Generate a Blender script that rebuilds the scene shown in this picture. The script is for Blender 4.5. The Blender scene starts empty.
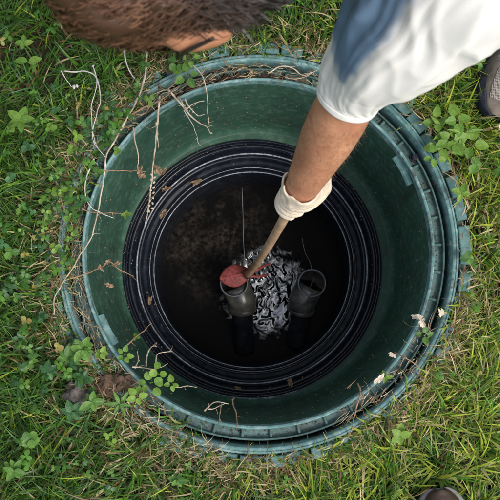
import bpy, bmesh, math, random
import numpy as np
from mathutils import Vector, Matrix, noise as mnoise
R_ = math.radians
random.seed(7); rng = np.random.default_rng(11)
scn = bpy.context.scene
COL = scn.collection

# ------------------------------------------------------------------ camera, sky, sun, exposure
TILT = R_(5.71)
CAM = Vector((-0.016, -0.15, 1.5))
cam_d = bpy.data.cameras.new('camera'); cam = bpy.data.objects.new('camera', cam_d); COL.objects.link(cam)
cam.location = CAM; cam.rotation_euler = (TILT, 0, 0)
cam_d.lens = 54; cam_d.sensor_width = 36; cam_d.clip_start = 0.02; cam_d.clip_end = 4000
cam_d.dof.use_dof = True; cam_d.dof.focus_distance = 1.52; cam_d.dof.aperture_fstop = 15
scn.camera = cam
SUN_EL, SUN_AZ = 52, 128          # azimuth clockwise from +Y
w = bpy.data.worlds.new('World'); scn.world = w; w.use_nodes = True
nt = w.node_tree; bg = nt.nodes['Background']
sky = nt.nodes.new('ShaderNodeTexSky'); sky.sky_type = 'NISHITA'; sky.sun_disc = False
sky.sun_elevation = R_(SUN_EL); sky.sun_rotation = R_(SUN_AZ); sky.air_density = 1.2; sky.dust_density = 3.0
hsv = nt.nodes.new('ShaderNodeHueSaturation'); hsv.inputs['Saturation'].default_value = .45      # thin overcast
nt.links.new(sky.outputs[0], hsv.inputs['Color']); nt.links.new(hsv.outputs[0], bg.inputs[0]); bg.inputs[1].default_value = 0.14
sun_d = bpy.data.lights.new('sun', 'SUN'); sun_d.energy = 1.5; sun_d.angle = R_(22); sun_d.color = (1, .95, .87)
sun = bpy.data.objects.new('sun', sun_d); COL.objects.link(sun)
sd = Vector((math.sin(R_(SUN_AZ))*math.cos(R_(SUN_EL)), math.cos(R_(SUN_AZ))*math.cos(R_(SUN_EL)), math.sin(R_(SUN_EL))))
sun.rotation_euler = (-sd).to_track_quat('-Z', 'Y').to_euler(); sun.location = sd*10
vs = scn.view_settings; vs.view_transform = 'Standard'; vs.look = 'None'; vs.exposure = 0.8; vs.gamma = 1; vs.use_curve_mapping = False

# ------------------------------------------------------------------ helpers
def at(px, py, z):
    """the point at height z seen at (px, py) of the 500-pixel photograph"""
    d = Matrix.Rotation(TILT, 3, 'X') @ Vector(((px-250)/750, (250-py)/750, -1))
    return CAM + d*((z-CAM.z)/d.z)
def tag(o, label, cat, group=None):
    o['label'] = label; o['category'] = cat
    if group: o['group'] = group
    return o
def empty(name, loc, label, cat, group=None):
    o = bpy.data.objects.new(name, None); COL.objects.link(o); o.location = loc; o.empty_display_size = .02
    return tag(o, label, cat, group)
def mesh(name, V, F, mat, parent=None, smooth=True, col=None):
    me = bpy.data.meshes.new(name)
    if isinstance(F, np.ndarray) and len(F):
        V = np.asarray(V, np.float32); n = F.shape[1]
        me.vertices.add(len(V)); me.vertices.foreach_set('co', V.ravel())
        me.loops.add(F.size); me.loops.foreach_set('vertex_index', F.ravel().astype(np.int32))
        me.polygons.add(len(F)); me.polygons.foreach_set('loop_start', np.arange(0, F.size, n, dtype=np.int32))
        me.polygons.foreach_set('loop_total', np.full(len(F), n, np.int32)); me.update(calc_edges=True)
    else:
        me.from_pydata([tuple(v) for v in V], [], F)
    if smooth: me.polygons.foreach_set('use_smooth', [True]*len(me.polygons))
    if col is not None:
        a = me.attributes.new('tint', 'FLOAT_COLOR', 'POINT')
        c = np.ones((len(V), 4), np.float32); c[:, :3] = col; a.data.foreach_set('color', c.ravel())
    if mat: me.materials.append(mat)
    me.update()
    o = bpy.data.objects.new(name, me); COL.objects.link(o)
    if parent is not None: put(o, parent)
    return o
def put(o, parent):
    o.parent = parent
    o.matrix_parent_inverse = pinv(parent)
    return o
def pinv(p):
    m = Matrix.Identity(4)
    while p is not None:
        m = p.matrix_parent_inverse @ p.matrix_basis @ m if p.parent else p.matrix_basis @ m
        p = p.parent
    return m.inverted()
def lathe(prof, n=160, a0=0, a1=2*math.pi, wob=0.0, seed=0):
    full = abs(a1-a0-2*math.pi) < 1e-6; k = n if full else n+1; m = len(prof)
    V = []; F = []
    for i in range(k):
        a = a0+(a1-a0)*i/n
        for r, z in prof:
            if wob:
                r = r+wob*mnoise.noise((math.cos(a)*2+seed, math.sin(a)*2, z*3)); z = z+wob*.6*mnoise.noise((math.cos(a)*3, math.sin(a)*3+seed, 5))
            V.append((r*math.cos(a), r*math.sin(a), z))
    for i in range(n):
        j = (i+1) % k
        for q in range(m-1):
            F.append((i*m+q, j*m+q, j*m+q+1, i*m+q+1))
    return V, F
def rprof(pts, rad=.0025, seg=3):
    """round the corners of a profile"""
    out = [pts[0]]
    for i in range(1, len(pts)-1):
        p = Vector(pts[i]); a = Vector(pts[i-1])-p; b = Vector(pts[i+1])-p
        t = min(rad, a.length*.45, b.length*.45); A = p+a.normalized()*t; B = p+b.normalized()*t
        for k in range(seg+1):
            u = k/seg; out.append(tuple(A*(1-u)**2+p*2*u*(1-u)+B*u*u))
    out.append(pts[-1]); return out
def spline(pts, n):
    """Catmull-Rom through points"""
    P = [Vector(p) for p in pts]
    if len(P) < 3: return [P[0].lerp(P[-1], i/n) for i in range(n+1)]
    P = [P[0]*2-P[1]]+P+[P[-1]*2-P[-2]]; out = []; m = len(P)-3
    for i in range(n+1):
        t = i/n*m; k = min(int(t), m-1); u = t-k; a, b, c, d = P[k:k+4]
        out.append(.5*((2*b)+(c-a)*u+(2*a-5*b+4*c-d)*u*u+(3*b-a-3*c+d)*u**3))
    return out
def tube(path, radii, n=8, cap=True, wob=0, flat=1.0):
    V = []; F = []; m = len(path); up = Vector((.13, .21, .97)).normalized()
    for i, p in enumerate(path):
        t = (path[min(i+1, m-1)]-path[max(i-1, 0)])
        t = t.normalized() if t.length > 1e-9 else Vector((0, 0, 1))
        if abs(t.dot(up)) > .95: a = t.cross(Vector((1, .2, 0))).normalized()
        else: a = t.cross(up).normalized()
        b = a.cross(t); r = radii[i] if hasattr(radii, '__len__') else radii
        for k in range(n):
            an = 2*math.pi*k/n; rr = r*(1+wob*mnoise.noise(p*60+Vector((k*1.7, 0, 0))))
            V.append(p+a*math.cos(an)*rr+b*math.sin(an)*rr*flat)
    for i in range(m-1):
        for k in range(n):
            l = (k+1) % n; F.append((i*n+k, i*n+l, (i+1)*n+l, (i+1)*n+k))
    if cap:
        F.append(tuple(range(n))[::-1]); F.append(tuple((m-1)*n+k for k in range(n)))
    return V, F
def join(*parts):
    V = []; F = []
    for v, f in parts:
        o = len(V); V += list(v); F += [tuple(i+o for i in q) for q in f]
    return V, F
def ball(c, r, sub=2, mat3=None, jag=0, seed=0):
    bm = bmesh.new(); bmesh.ops.create_icosphere(bm, subdivisions=sub, radius=1)
    V = []
    for v in bm.verts:
        co = v.co.copy()
        if jag: co *= 1+jag*mnoise.fractal(co*1.8+Vector((seed*3.1, 0, 0)), 1, 2, 4)
        co = Vector((co.x*r[0], co.y*r[1], co.z*r[2])) if hasattr(r, '__len__') else co*r
        if mat3: co = mat3 @ co
        V.append(co+Vector(c))
    F = [tuple(v.index for v in f.verts) for f in bm.faces]; bm.free()
    return V, F
def frame3(x, y, z):
    return Matrix((x, y, z)).transposed()
def limb(pts, rads, n=14, m=10):
    """tapered closed limb with round ends for voxel union"""
    path = spline(pts, (len(pts)-1)*m); rr = []
    for i in range(len(path)):
        t = i/(len(path)-1)*(len(rads)-1); k = min(int(t), len(rads)-2); rr.append(rads[k]*(1-(t-k))+rads[k+1]*(t-k))
    return join(tube(path, rr, n), ball(path[0], rr[0]*1.0, 2), ball(path[-1], rr[-1]*1.0, 2))

# ------------------------------------------------------------------ materials
def mat(name, rough=.6, spec=.5, ior=1.45):
    m = bpy.data.materials.new(name); m.use_nodes = True; b = m.node_tree.nodes['Principled BSDF']
    b.inputs['Roughness'].default_value = rough; b.inputs['Specular IOR Level'].default_value = spec; b.inputs['IOR'].default_value = ior
    return m, m.node_tree, b
def N(nt, kind, **kw):
    n = nt.nodes.new(kind)
    for k, v in kw.items():
        if k in n.inputs: n.inputs[k].default_value = v
        else: setattr(n, k, v)
    return n
def noise_n(nt, scale, detail=5, rough=.6, coord='Object', dist=0):
    tc = N(nt, 'ShaderNodeTexCoord'); n = N(nt, 'ShaderNodeTexNoise', Scale=scale, Detail=detail, Roughness=rough, Distortion=dist)
    nt.links.new(tc.outputs[coord], n.inputs['Vector']); return n
def ramp(nt, src, stops):
    r = N(nt, 'ShaderNodeValToRGB'); e = r.color_ramp.elements
    while len(e) < len(stops): e.new(.5)
    for el, (p, c) in zip(e, stops): el.position = p; el.color = (*c, 1) if len(c) == 3 else c
    nt.links.new(src, r.inputs[0]); return r
def mix(nt, fac, a, b, blend='MIX'):
    x = N(nt, 'ShaderNodeMix', data_type='RGBA', blend_type=blend)
    for s, i in ((fac, 0), (a, 6), (b, 7)):
        if hasattr(s, 'is_linked') or hasattr(s, 'node'): nt.links.new(s, x.inputs[i])
        else: x.inputs[i].default_value = s if i == 0 else (*s, 1)
    return x.outputs[2]
def bump(nt, b, src, strength=.3, dist=.002):
    n = N(nt, 'ShaderNodeBump', Strength=strength, Distance=dist); nt.links.new(src, n.inputs['Height']); nt.links.new(n.outputs[0], b.inputs['Normal'])
def simple(name, c0, c1, scale=30, rough=.6, bumps=.3, bd=.002, spec=.4, detail=6, lo=.3, hi=.7):
    m, t, b = mat(name, rough, spec); n = noise_n(t, scale, detail)
    r = ramp(t, n.outputs[0], [(lo, c0), (hi, c1)]); t.links.new(r.outputs[0], b.inputs['Base Color'])
    if bumps: bump(t, b, n.outputs[0], bumps, bd)
    return m
def leaf_mat(name, tint=True, c0=(.05, .12, .02), c1=(.1, .2, .03), rough=.45, trans=.3):
    m, t, b = mat(name, rough, .4)
    if tint:
        a = N(t, 'ShaderNodeAttribute', attribute_name='tint'); n = noise_n(t, 90, 3)
        c = mix(t, .35, a.outputs['Color'], ramp(t, n.outputs[0], [(.3, (.45, .45, .45)), (.7, (1, 1, 1))]).outputs[0], 'MULTIPLY')
    else:
        oi = N(t, 'ShaderNodeObjectInfo'); n = noise_n(t, 60, 3)
        c = mix(t, oi.outputs['Random'], c0, c1)
        tc = N(t, 'ShaderNodeTexCoord'); sx = N(t, 'ShaderNodeSeparateXYZ'); t.links.new(tc.outputs['Object'], sx.inputs[0])
        ab = N(t, 'ShaderNodeMath', operation='ABSOLUTE'); t.links.new(sx.outputs[1], ab.inputs[0])
        sb = N(t, 'ShaderNodeMath', operation='SUBTRACT'); t.links.new(sx.outputs[0], sb.inputs[0]); t.links.new(ab.outputs[0], sb.inputs[1])
        ml = N(t, 'ShaderNodeMath', operation='MULTIPLY'); t.links.new(sb.outputs[0], ml.inputs[0]); ml.inputs[1].default_value = 44
        sn = N(t, 'ShaderNodeMath', operation='SINE'); t.links.new(ml.outputs[0], sn.inputs[0])
        vn = ramp(t, sn.outputs[0], [(.75, (0, 0, 0)), (1, (.10,)*3)]); mid = ramp(t, ab.outputs[0], [(.0, (.35,)*3), (.035, (0, 0, 0))])
        c = mix(t, vn.outputs[0], c, (.3, .42, .14)); c = mix(t, mid.outputs[0], c, (.34, .45, .16)); bump(t, b, sn.outputs[0], .12, .02)
        n.inputs['Scale'].default_value = 4
        c = mix(t, .55, c, ramp(t, n.outputs[0], [(.3, (.35, .4, .35)), (.7, (1.1, 1.1, 1))]).outputs[0], 'MULTIPLY')
    t.links.new(c, b.inputs['Base Color'])
    tr = N(t, 'ShaderNodeBsdfTranslucent'); t.links.new(c, tr.inputs[0]); mx = N(t, 'ShaderNodeMixShader', Fac=trans)
    t.links.new(b.outputs[0], mx.inputs[1]); t.links.new(tr.outputs[0], mx.inputs[2])
    t.links.new(mx.outputs[0], t.nodes['Material Output'].inputs[0])
    return m

def weathered(name, base, dark, pale, rough=.45, pale_amt=.5, dirt=.5):
    m, t, b = mat(name, rough, .45)
    n1 = noise_n(t, 9, 6, .65); n2 = noise_n(t, 55, 6, .7); n3 = noise_n(t, 160, 4, .7); n4 = noise_n(t, 24, 8, .75, dist=1.2)
    c = ramp(t, n1.outputs[0], [(.32, dark), (.66, base)]).outputs[0]
    k = ramp(t, n2.outputs[0], [(.5, (0, 0, 0)), (.70, (pale_amt,)*3)]); c = mix(t, k.outputs[0], c, pale)
    k = ramp(t, n4.outputs[0], [(.52, (0, 0, 0)), (.66, (dirt,)*3)]); c = mix(t, k.outputs[0], c, (.045, .035, .025))
    k = ramp(t, n3.outputs[0], [(.68, (0, 0, 0)), (.78, (.6,)*3)]); c = mix(t, k.outputs[0], c, (.3, .27, .22)); n5 = noise_n(t, 75, 5, .8); k = ramp(t, n5.outputs[0], [(.56, (0, 0, 0)), (.66, (dirt*.7,)*3)]); c = mix(t, k.outputs[0], c, (.06, .05, .032))
    t.links.new(c, b.inputs['Base Color'])
    rr = ramp(t, n2.outputs[0], [(.3, (rough-.12,)*3), (.7, (rough+.2,)*3)]); t.links.new(rr.outputs[0], b.inputs['Roughness'])
    bump(t, b, n2.outputs[0], .35, .0015)
    return m
M_wall = weathered('green_tank_plastic', (.030, .088, .057), (.017, .058, .038), (.11, .18, .155), .5, .5, .35)
def wall_runs(m):
    t = m.node_tree; b = t.nodes['Principled BSDF']; old = b.inputs['Base Color'].links[0].from_socket
    tc = N(t, 'ShaderNodeTexCoord'); mp = N(t, 'ShaderNodeMapping'); mp.inputs['Scale'].default_value = (26, 26, 1.6); t.links.new(tc.outputs['Object'], mp.inputs[0])
    n = N(t, 'ShaderNodeTexNoise', Scale=1.0, Detail=6, Roughness=.7); t.links.new(mp.outputs[0], n.inputs['Vector'])
    k = ramp(t, n.outputs[0], [(.54, (0, 0, 0)), (.70, (.6,)*3)]); c = mix(t, k.outputs[0], old, (.020, .032, .022))
    k = ramp(t, n.outputs[0], [(.28, (.35,)*3), (.42, (0, 0, 0))]); c = mix(t, k.outputs[0], c, (.085, .125, .10)); t.links.new(c, b.inputs['Base Color'])
wall_runs(M_wall)
M_teal = weathered('weathered_teal_plastic', (.12, .235, .235), (.05, .13, .125), (.32, .43, .43), .5, .7, .9)
M_blk_teal = weathered('dull_teal_plastic', (.085, .19, .19), (.045, .12, .115), (.22, .32, .33), .55, .6, .6)
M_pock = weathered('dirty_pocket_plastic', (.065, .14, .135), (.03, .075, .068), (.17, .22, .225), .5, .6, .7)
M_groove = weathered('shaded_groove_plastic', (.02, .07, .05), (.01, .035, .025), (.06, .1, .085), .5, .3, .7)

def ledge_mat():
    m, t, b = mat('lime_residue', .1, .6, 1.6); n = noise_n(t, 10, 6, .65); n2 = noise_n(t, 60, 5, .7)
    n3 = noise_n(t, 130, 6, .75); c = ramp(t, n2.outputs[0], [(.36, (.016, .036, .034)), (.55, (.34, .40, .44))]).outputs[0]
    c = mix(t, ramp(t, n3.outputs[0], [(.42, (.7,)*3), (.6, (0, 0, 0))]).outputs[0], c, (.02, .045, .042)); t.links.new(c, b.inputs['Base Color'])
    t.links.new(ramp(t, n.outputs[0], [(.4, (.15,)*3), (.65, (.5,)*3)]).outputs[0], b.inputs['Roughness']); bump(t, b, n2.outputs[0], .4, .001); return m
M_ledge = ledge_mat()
def black_plastic():
    m, t, b = mat('black_riser_plastic', .22, .5)
    n1 = noise_n(t, 14, 6, .7); n2 = noise_n(t, 150, 4, .7); n3 = noise_n(t, 45, 7, .75)
    c = ramp(t, n3.outputs[0], [(.5, (.006, .008, .014)), (.78, (.03, .038, .052))]).outputs[0]
    k = ramp(t, n2.outputs[0], [(.69, (0, 0, 0)), (.76, (.7,)*3)]); c = mix(t, k.outputs[0], c, (.16, .13, .1))
    t.links.new(c, b.inputs['Base Color'])
    r = ramp(t, n1.outputs[0], [(.3, (.14,)*3), (.7, (.42,)*3)]); t.links.new(r.outputs[0], b.inputs['Roughness'])
    bump(t, b, n3.outputs[0], .25, .001); return m
M_black = black_plastic()
def glint_mat():  # ridge highlights put into the colour, broken up like scuffs
    m, t, b = mat('painted_ridge_glint', .3, .6); n = noise_n(t, 12, 7, .75); n2 = noise_n(t, 120, 4, .7)
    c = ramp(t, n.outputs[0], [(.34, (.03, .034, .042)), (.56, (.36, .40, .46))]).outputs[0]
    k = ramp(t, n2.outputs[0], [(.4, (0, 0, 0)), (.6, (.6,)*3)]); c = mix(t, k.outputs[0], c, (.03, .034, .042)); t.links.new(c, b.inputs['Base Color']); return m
M_glint = glint_mat()
def pipe_plastic():
    m, t, b = mat('slimy_pipe_plastic', .22, .5); n = noise_n(t, 26, 7, .7); n2 = noise_n(t, 90, 5, .7)
    c = ramp(t, n.outputs[0], [(.35, (.025, .027, .032)), (.7, (.15, .138, .11))]).outputs[0]
    t.links.new(c, b.inputs['Base Color']); bump(t, b, n2.outputs[0], .3, .001); return m
M_pipe = pipe_plastic()
M_shaft = simple('wet_pipe_shaft', (.006, .007, .010), (.022, .024, .028), 40, .12, .2, .001, spec=.6)
M_crest2 = simple('pale_pipe_edge', (.08, .09, .11), (.24, .26, .30), 60, .35, .2, .001)  # paler blue-grey for the ring round each pipe mouth
def water_mat():
    m, t, b = mat('murky_water', .02, .5, 2.6)
    n = noise_n(t, 9, 8, .75, dist=.4); n2 = noise_n(t, 70, 6, .75); tc = N(t, 'ShaderNodeTexCoord')
    vm = N(t, 'ShaderNodeVectorMath', operation='DISTANCE'); t.links.new(tc.outputs['Object'], vm.inputs[0]); vm.inputs[1].default_value = (-.1, .07, -.53)
    near = ramp(t, vm.outputs['Value'], [(.08, (1, 1, 1)), (.2, (0, 0, 0))])
    s = ramp(t, n.outputs[0], [(.42, (0, 0, 0)), (.62, (1, 1, 1))]); f = ramp(t, n2.outputs[0], [(.42, (0, 0, 0)), (.66, (1, 1, 1))])
    k = mix(t, 1.0, near.outputs[0], s.outputs[0], 'MULTIPLY'); k = mix(t, 1.0, k, f.outputs[0], 'MULTIPLY')
    c = mix(t, k, (.0025, .0023, .0024), (.085, .066, .052)); t.links.new(c, b.inputs['Base Color'])
    # added dulling imitates a dark reflection on calm water; stirred patch stays mirror-like
    v2 = N(t, 'ShaderNodeVectorMath', operation='DISTANCE'); t.links.new(tc.outputs['Object'], v2.inputs[0]); v2.inputs[1].default_value = tuple(rc)
    n3 = noise_n(t, 26, 6, .7, dist=1.5); ad = N(t, 'ShaderNodeMath', operation='MULTIPLY_ADD'); t.links.new(n3.outputs[0], ad.inputs[0]); ad.inputs[1].default_value = .14; t.links.new(v2.outputs['Value'], ad.inputs[2])
    dull_mask = ramp(t, ad.outputs[0], [(.155, (0, 0, 0)), (.19, (1, 1, 1))])
    r = ramp(t, dull_mask.outputs[0], [(0, (.03,)*3), (1, (.5,)*3)]); t.links.new(r.outputs[0], b.inputs['Roughness'])
    sp = ramp(t, dull_mask.outputs[0], [(0, (.5,)*3), (1, (.015,)*3)]); t.links.new(sp.outputs[0], b.inputs['Specular IOR Level'])
    bump(t, b, k, .5, .002); return m
M_soil = simple('soil', (.018, .011, .007), (.07, .046, .03), 60, .9, .8, .004)
M_clod = simple('soil_clod', (.03, .018, .012), (.12, .075, .05), 70, .9, .8, .003)
M_clod2 = simple('grey_soil_clod', (.03, .025, .024), (.13, .11, .1), 70, .9, .8, .003)
M_crumb = simple('crumb', (.06, .04, .025), (.3, .22, .15), 200, .9, 0)
M_stem = simple('bleached_stem', (.17, .12, .075), (.56, .48, .37), 55, .75, .4, .001)
M_stem2 = simple('brown_stem', (.12, .07, .04), (.33, .22, .13), 70, .75, .4, .001)
M_stem3 = simple('grey_stem', (.27, .255, .235), (.52, .50, .47), 70, .7, .4, .001)
M_dead = simple('dead_leaf', (.07, .04, .025), (.34, .23, .14), 140, .8, .5, .002)
M_petal = simple('pale_leaf_scrap', (.4, .33, .25), (.65, .55, .45), 60, .8, .5, .002)
M_cord = simple('grey_cord', (.16, .17, .19), (.3, .31, .34), 100, .6, 0)
M_wood = simple('worn_wood', (.17, .1, .055), (.42, .29, .18), 22, .6, .4, .001, lo=.25, hi=.7)
M_red = simple('red_plastic', (.11, .022, .022), (.36, .075, .068), 120, .5, .8, .002)
def glove_mat():
    m, t, b = mat('cream_glove', .8, .25); n = noise_n(t, 30, 6, .7); n2 = noise_n(t, 420, 3, .6); n3 = noise_n(t, 90, 6, .7)
    c = ramp(t, n.outputs[0], [(.3, (.44, .36, .27)), (.65, (.70, .61, .50))]).outputs[0]
    c = mix(t, ramp(t, n3.outputs[0], [(.54, (0, 0, 0)), (.72, (.6,)*3)]).outputs[0], c, (.22, .15, .10)); t.links.new(c, b.inputs['Base Color'])
    ad = N(t, 'ShaderNodeMath', operation='ADD'); t.links.new(n2.outputs[0], ad.inputs[0]); t.links.new(n3.outputs[0], ad.inputs[1]); bump(t, b, ad.outputs[0], .7, .0015); return m
M_glove = glove_mat()
def skin_mat():
    m, t, b = mat('skin', .48, .4); n = noise_n(t, 14, 5, .6); n2 = noise_n(t, 130, 4, .6)
    c = ramp(t, n.outputs[0], [(.3, (.30, .125, .07)), (.7, (.50, .255, .145))]).outputs[0]
    k = ramp(t, n2.outputs[0], [(.62, (0, 0, 0)), (.75, (.35,)*3)]); c = mix(t, k.outputs[0], c, (.25, .1, .05))
    t.links.new(c, b.inputs['Base Color']); b.inputs['Subsurface Weight'].default_value = .06; b.inputs['Subsurface Radius'].default_value = (.01, .004, .002)
    n6 = noise_n(t, 34, 6, .7); c2 = mix(t, ramp(t, n6.outputs[0], [(.42, (0, 0, 0)), (.62, (.55,)*3)]).outputs[0], c, (.27, .105, .06)); t.links.new(c2, b.inputs['Base Color'])
    bump(t, b, n2.outputs[0], .6, .0012); return m
M_skin = skin_mat()
def hair_mat():
    m, t, b = mat('hair', .42, .5); a = N(t, 'ShaderNodeAttribute', attribute_name='tint'); t.links.new(a.outputs['Color'], b.inputs['Base Color']); return m
M_hair = hair_mat()
def shirt_mat():
    m, t, b = mat('shirt_cloth', .85, .2); a = N(t, 'ShaderNodeAttribute', attribute_name='tint'); n = noise_n(t, 16, 5); n2 = noise_n(t, 700, 2)
    c = mix(t, .5, a.outputs['Color'], ramp(t, n.outputs[0], [(.3, (.82, .82, .84)), (.7, (1, 1, 1))]).outputs[0], 'MULTIPLY')
    t.links.new(c, b.inputs['Base Color']); bump(t, b, n2.outputs[0], .3, .0005); return m
M_shirt = shirt_mat()
M_trouser = simple('trouser_cloth', (.045, .05, .06), (.09, .1, .12), 60, .85, .3)
M_navy = simple('navy_rubber', (.006, .008, .014), (.018, .022, .035), 60, .42, .3, .001)
M_lens = simple('glasses_frame', (.012, .01, .01), (.03, .025, .02), 60, .3, 0)
def mesh_shoe():
    m, t, b = mat('shoe_mesh', .8, .25); n = noise_n(t, 40, 5)
    c = ramp(t, n.outputs[0], [(.3, (.075, .062, .05)), (.7, (.20, .165, .135))]).outputs[0]
    t.links.new(c, b.inputs['Base Color']); bump(t, b, n.outputs[0], .4, .002); return m
M_shoe = mesh_shoe()
def perforated():
    m, t, b = mat('perforated_mesh', .8, .25); tc = N(t, 'ShaderNodeTexCoord'); v = N(t, 'ShaderNodeTexVoronoi', Scale=330, Randomness=.15)
    t.links.new(tc.outputs['Object'], v.inputs['Vector'])
    r = ramp(t, v.outputs['Distance'], [(.32, (.06, .055, .05)), (.5, (.27, .245, .22))]); t.links.new(r.outputs[0], b.inputs['Base Color']); bump(t, b, v.outputs['Distance'], .6, .002); return m
M_perf = perforated()
M_brownshoe = simple('brown_leather', (.022, .014, .010), (.065, .038, .026), 50, .5, .3, .001)
M_sole = simple('pale_sole_edge', (.08, .08, .085), (.2, .2, .2), 60, .6, .3, .001)
M_orange = simple('orange_tab', (.5, .13, .03), (.65, .2, .05), 60, .6, 0)
M_blade = leaf_mat('grass_blade', True, rough=.42, trans=.3)
M_leafA = leaf_mat('weed_leaf', False, (.055, .15, .03), (.13, .27, .045))
M_leafB = leaf_mat('dark_weed_leaf', False, (.03, .10, .04), (.07, .19, .065), .35)
M_leafD = leaf_mat('yellowed_leaf', False, (.28, .28, .06), (.36, .26, .09))
M_leafC = leaf_mat('bright_weed_leaf', False, (.10, .22, .03), (.20, .33, .05))

# ------------------------------------------------------------------ ground sheet with the opening, grass
def lawn_h(x, y):
    return .008*np.sin(x*5.1+1)*np.cos(y*4.3)+.005*np.sin(x*13+y*9)
def ground_mat():
    m, t, b = mat('lawn_soil', .95, .2); n = noise_n(t, 3, 8, .7); n2 = noise_n(t, 60, 6, .7)
    geo = N(t, 'ShaderNodeNewGeometry'); vm = N(t, 'ShaderNodeVectorMath', operation='LENGTH'); t.links.new(geo.outputs['Position'], vm.inputs[0])
    soil = ramp(t, n2.outputs[0], [(.3, (.012, .011, .006)), (.7, (.05, .042, .022))]).outputs[0]
    far = ramp(t, n2.outputs[0], [(.3, (.03, .06, .012)), (.7, (.1, .17, .03))]).outputs[0]
    mp = N(t, 'ShaderNodeMapRange'); mp.inputs[1].default_value = .8; mp.inputs[2].default_value = 1.8; t.links.new(vm.outputs['Value'], mp.inputs[0])
    t.links.new(mix(t, mp.outputs[0], soil, far), b.inputs['Base Color']); bump(t, b, n2.outputs[0], 1, .01); return m
radii = [.418, .424, .45, .5, .6, .75, .95, 1.2, 1.6, 2.2, 3.2, 5, 9, 20, 60, 200, 700, 2000]
V = []; F = []; nA = 128
for i, r in enumerate(radii):
    for k in range(nA):
        a = 2*math.pi*k/nA; x, y = r*math.cos(a), r*math.sin(a); z = float(lawn_h(np.array(x), np.array(y)))*min(1, (r-.418)/.1) if r < 20 else 0
        V.append((x, y, (-.06 if i == 0 else z-.004)))
for i in range(len(radii)-1):
    for k in range(nA):
        l = (k+1) % nA; F.append((i*nA+k, (i+1)*nA+k, (i+1)*nA+l, i*nA+l))
g = mesh('ground', V, F, ground_mat()); g['kind'] = 'structure'

def fbm(x, y, s=0):
    return (np.sin(x*3.1+s+1.7*np.sin(y*2.3+s))+np.sin(y*4.7-s*2+1.3*np.sin(x*5.9))+.6*np.sin(x*11+y*7+s)+.6*np.sin(y*13-x*9+s*3))/3.2
def ribbons(base, ang, elev, length, width, curl, twist, col, nseg=4, tipcol=None):
    """curved tapered blades, all in one array"""
    n = len(base); V = np.zeros((n, nseg*2+1, 3), np.float32); C = np.zeros((n, nseg*2+1, 3), np.float32)
    pos = base.copy(); e = elev.copy(); a = ang.copy(); ds = length/nseg
    for s in range(nseg+1):
        u = s/nseg; wv = width*(1-u**1.7)*(.55+.9*u*(1-u)+.45*(1-u)*(u > 0))
        side = np.stack([-np.sin(a+twist*u), np.cos(a+twist*u), .25*np.sin(3*a)], 1)
        c = col if tipcol is None else col*(1-u**2)+tipcol*u**2
        if s < nseg:
            V[:, s*2] = pos-side*(wv*.5)[:, None]; V[:, s*2+1] = pos+side*(wv*.5)[:, None]; C[:, s*2] = c; C[:, s*2+1] = c
        else:
            V[:, s*2] = pos; C[:, s*2] = c
        pos = pos+np.stack([np.cos(a)*np.cos(e), np.sin(a)*np.cos(e), np.sin(e)], 1)*ds[:, None]
        e = e-curl/nseg; a = a+twist*.55/nseg*(1 if s % 2 else 1.6)
    tri = []
    for s in range(nseg-1):
        p = s*2; tri += [(p, p+1, p+3), (p, p+3, p+2)]
    p = (nseg-1)*2; tri.append((p, p+1, p+2))
    tri = np.array(tri); Fi = (np.arange(n)*(nseg*2+1))[:, None, None]+tri[None]
    return V.reshape(-1, 3), Fi.reshape(-1, 3), C.reshape(-1, 3)
def pick(pal, wts):
    """palette rows by per-row weights"""
    cum = np.cumsum(wts, 1); cum /= cum[:, -1:]; u = rng.random(len(wts))[:, None]
    return np.array(pal)[(u > cum).sum(1).clip(0, len(pal)-1)]
DARK, MID, COOL, YEL, STRAW, BROWN = (.019, .068, .006), (.062, .18, .012), (.045, .14, .035), (.29, .36, .035), (.46, .38, .20), (.14, .08, .04)
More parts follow.
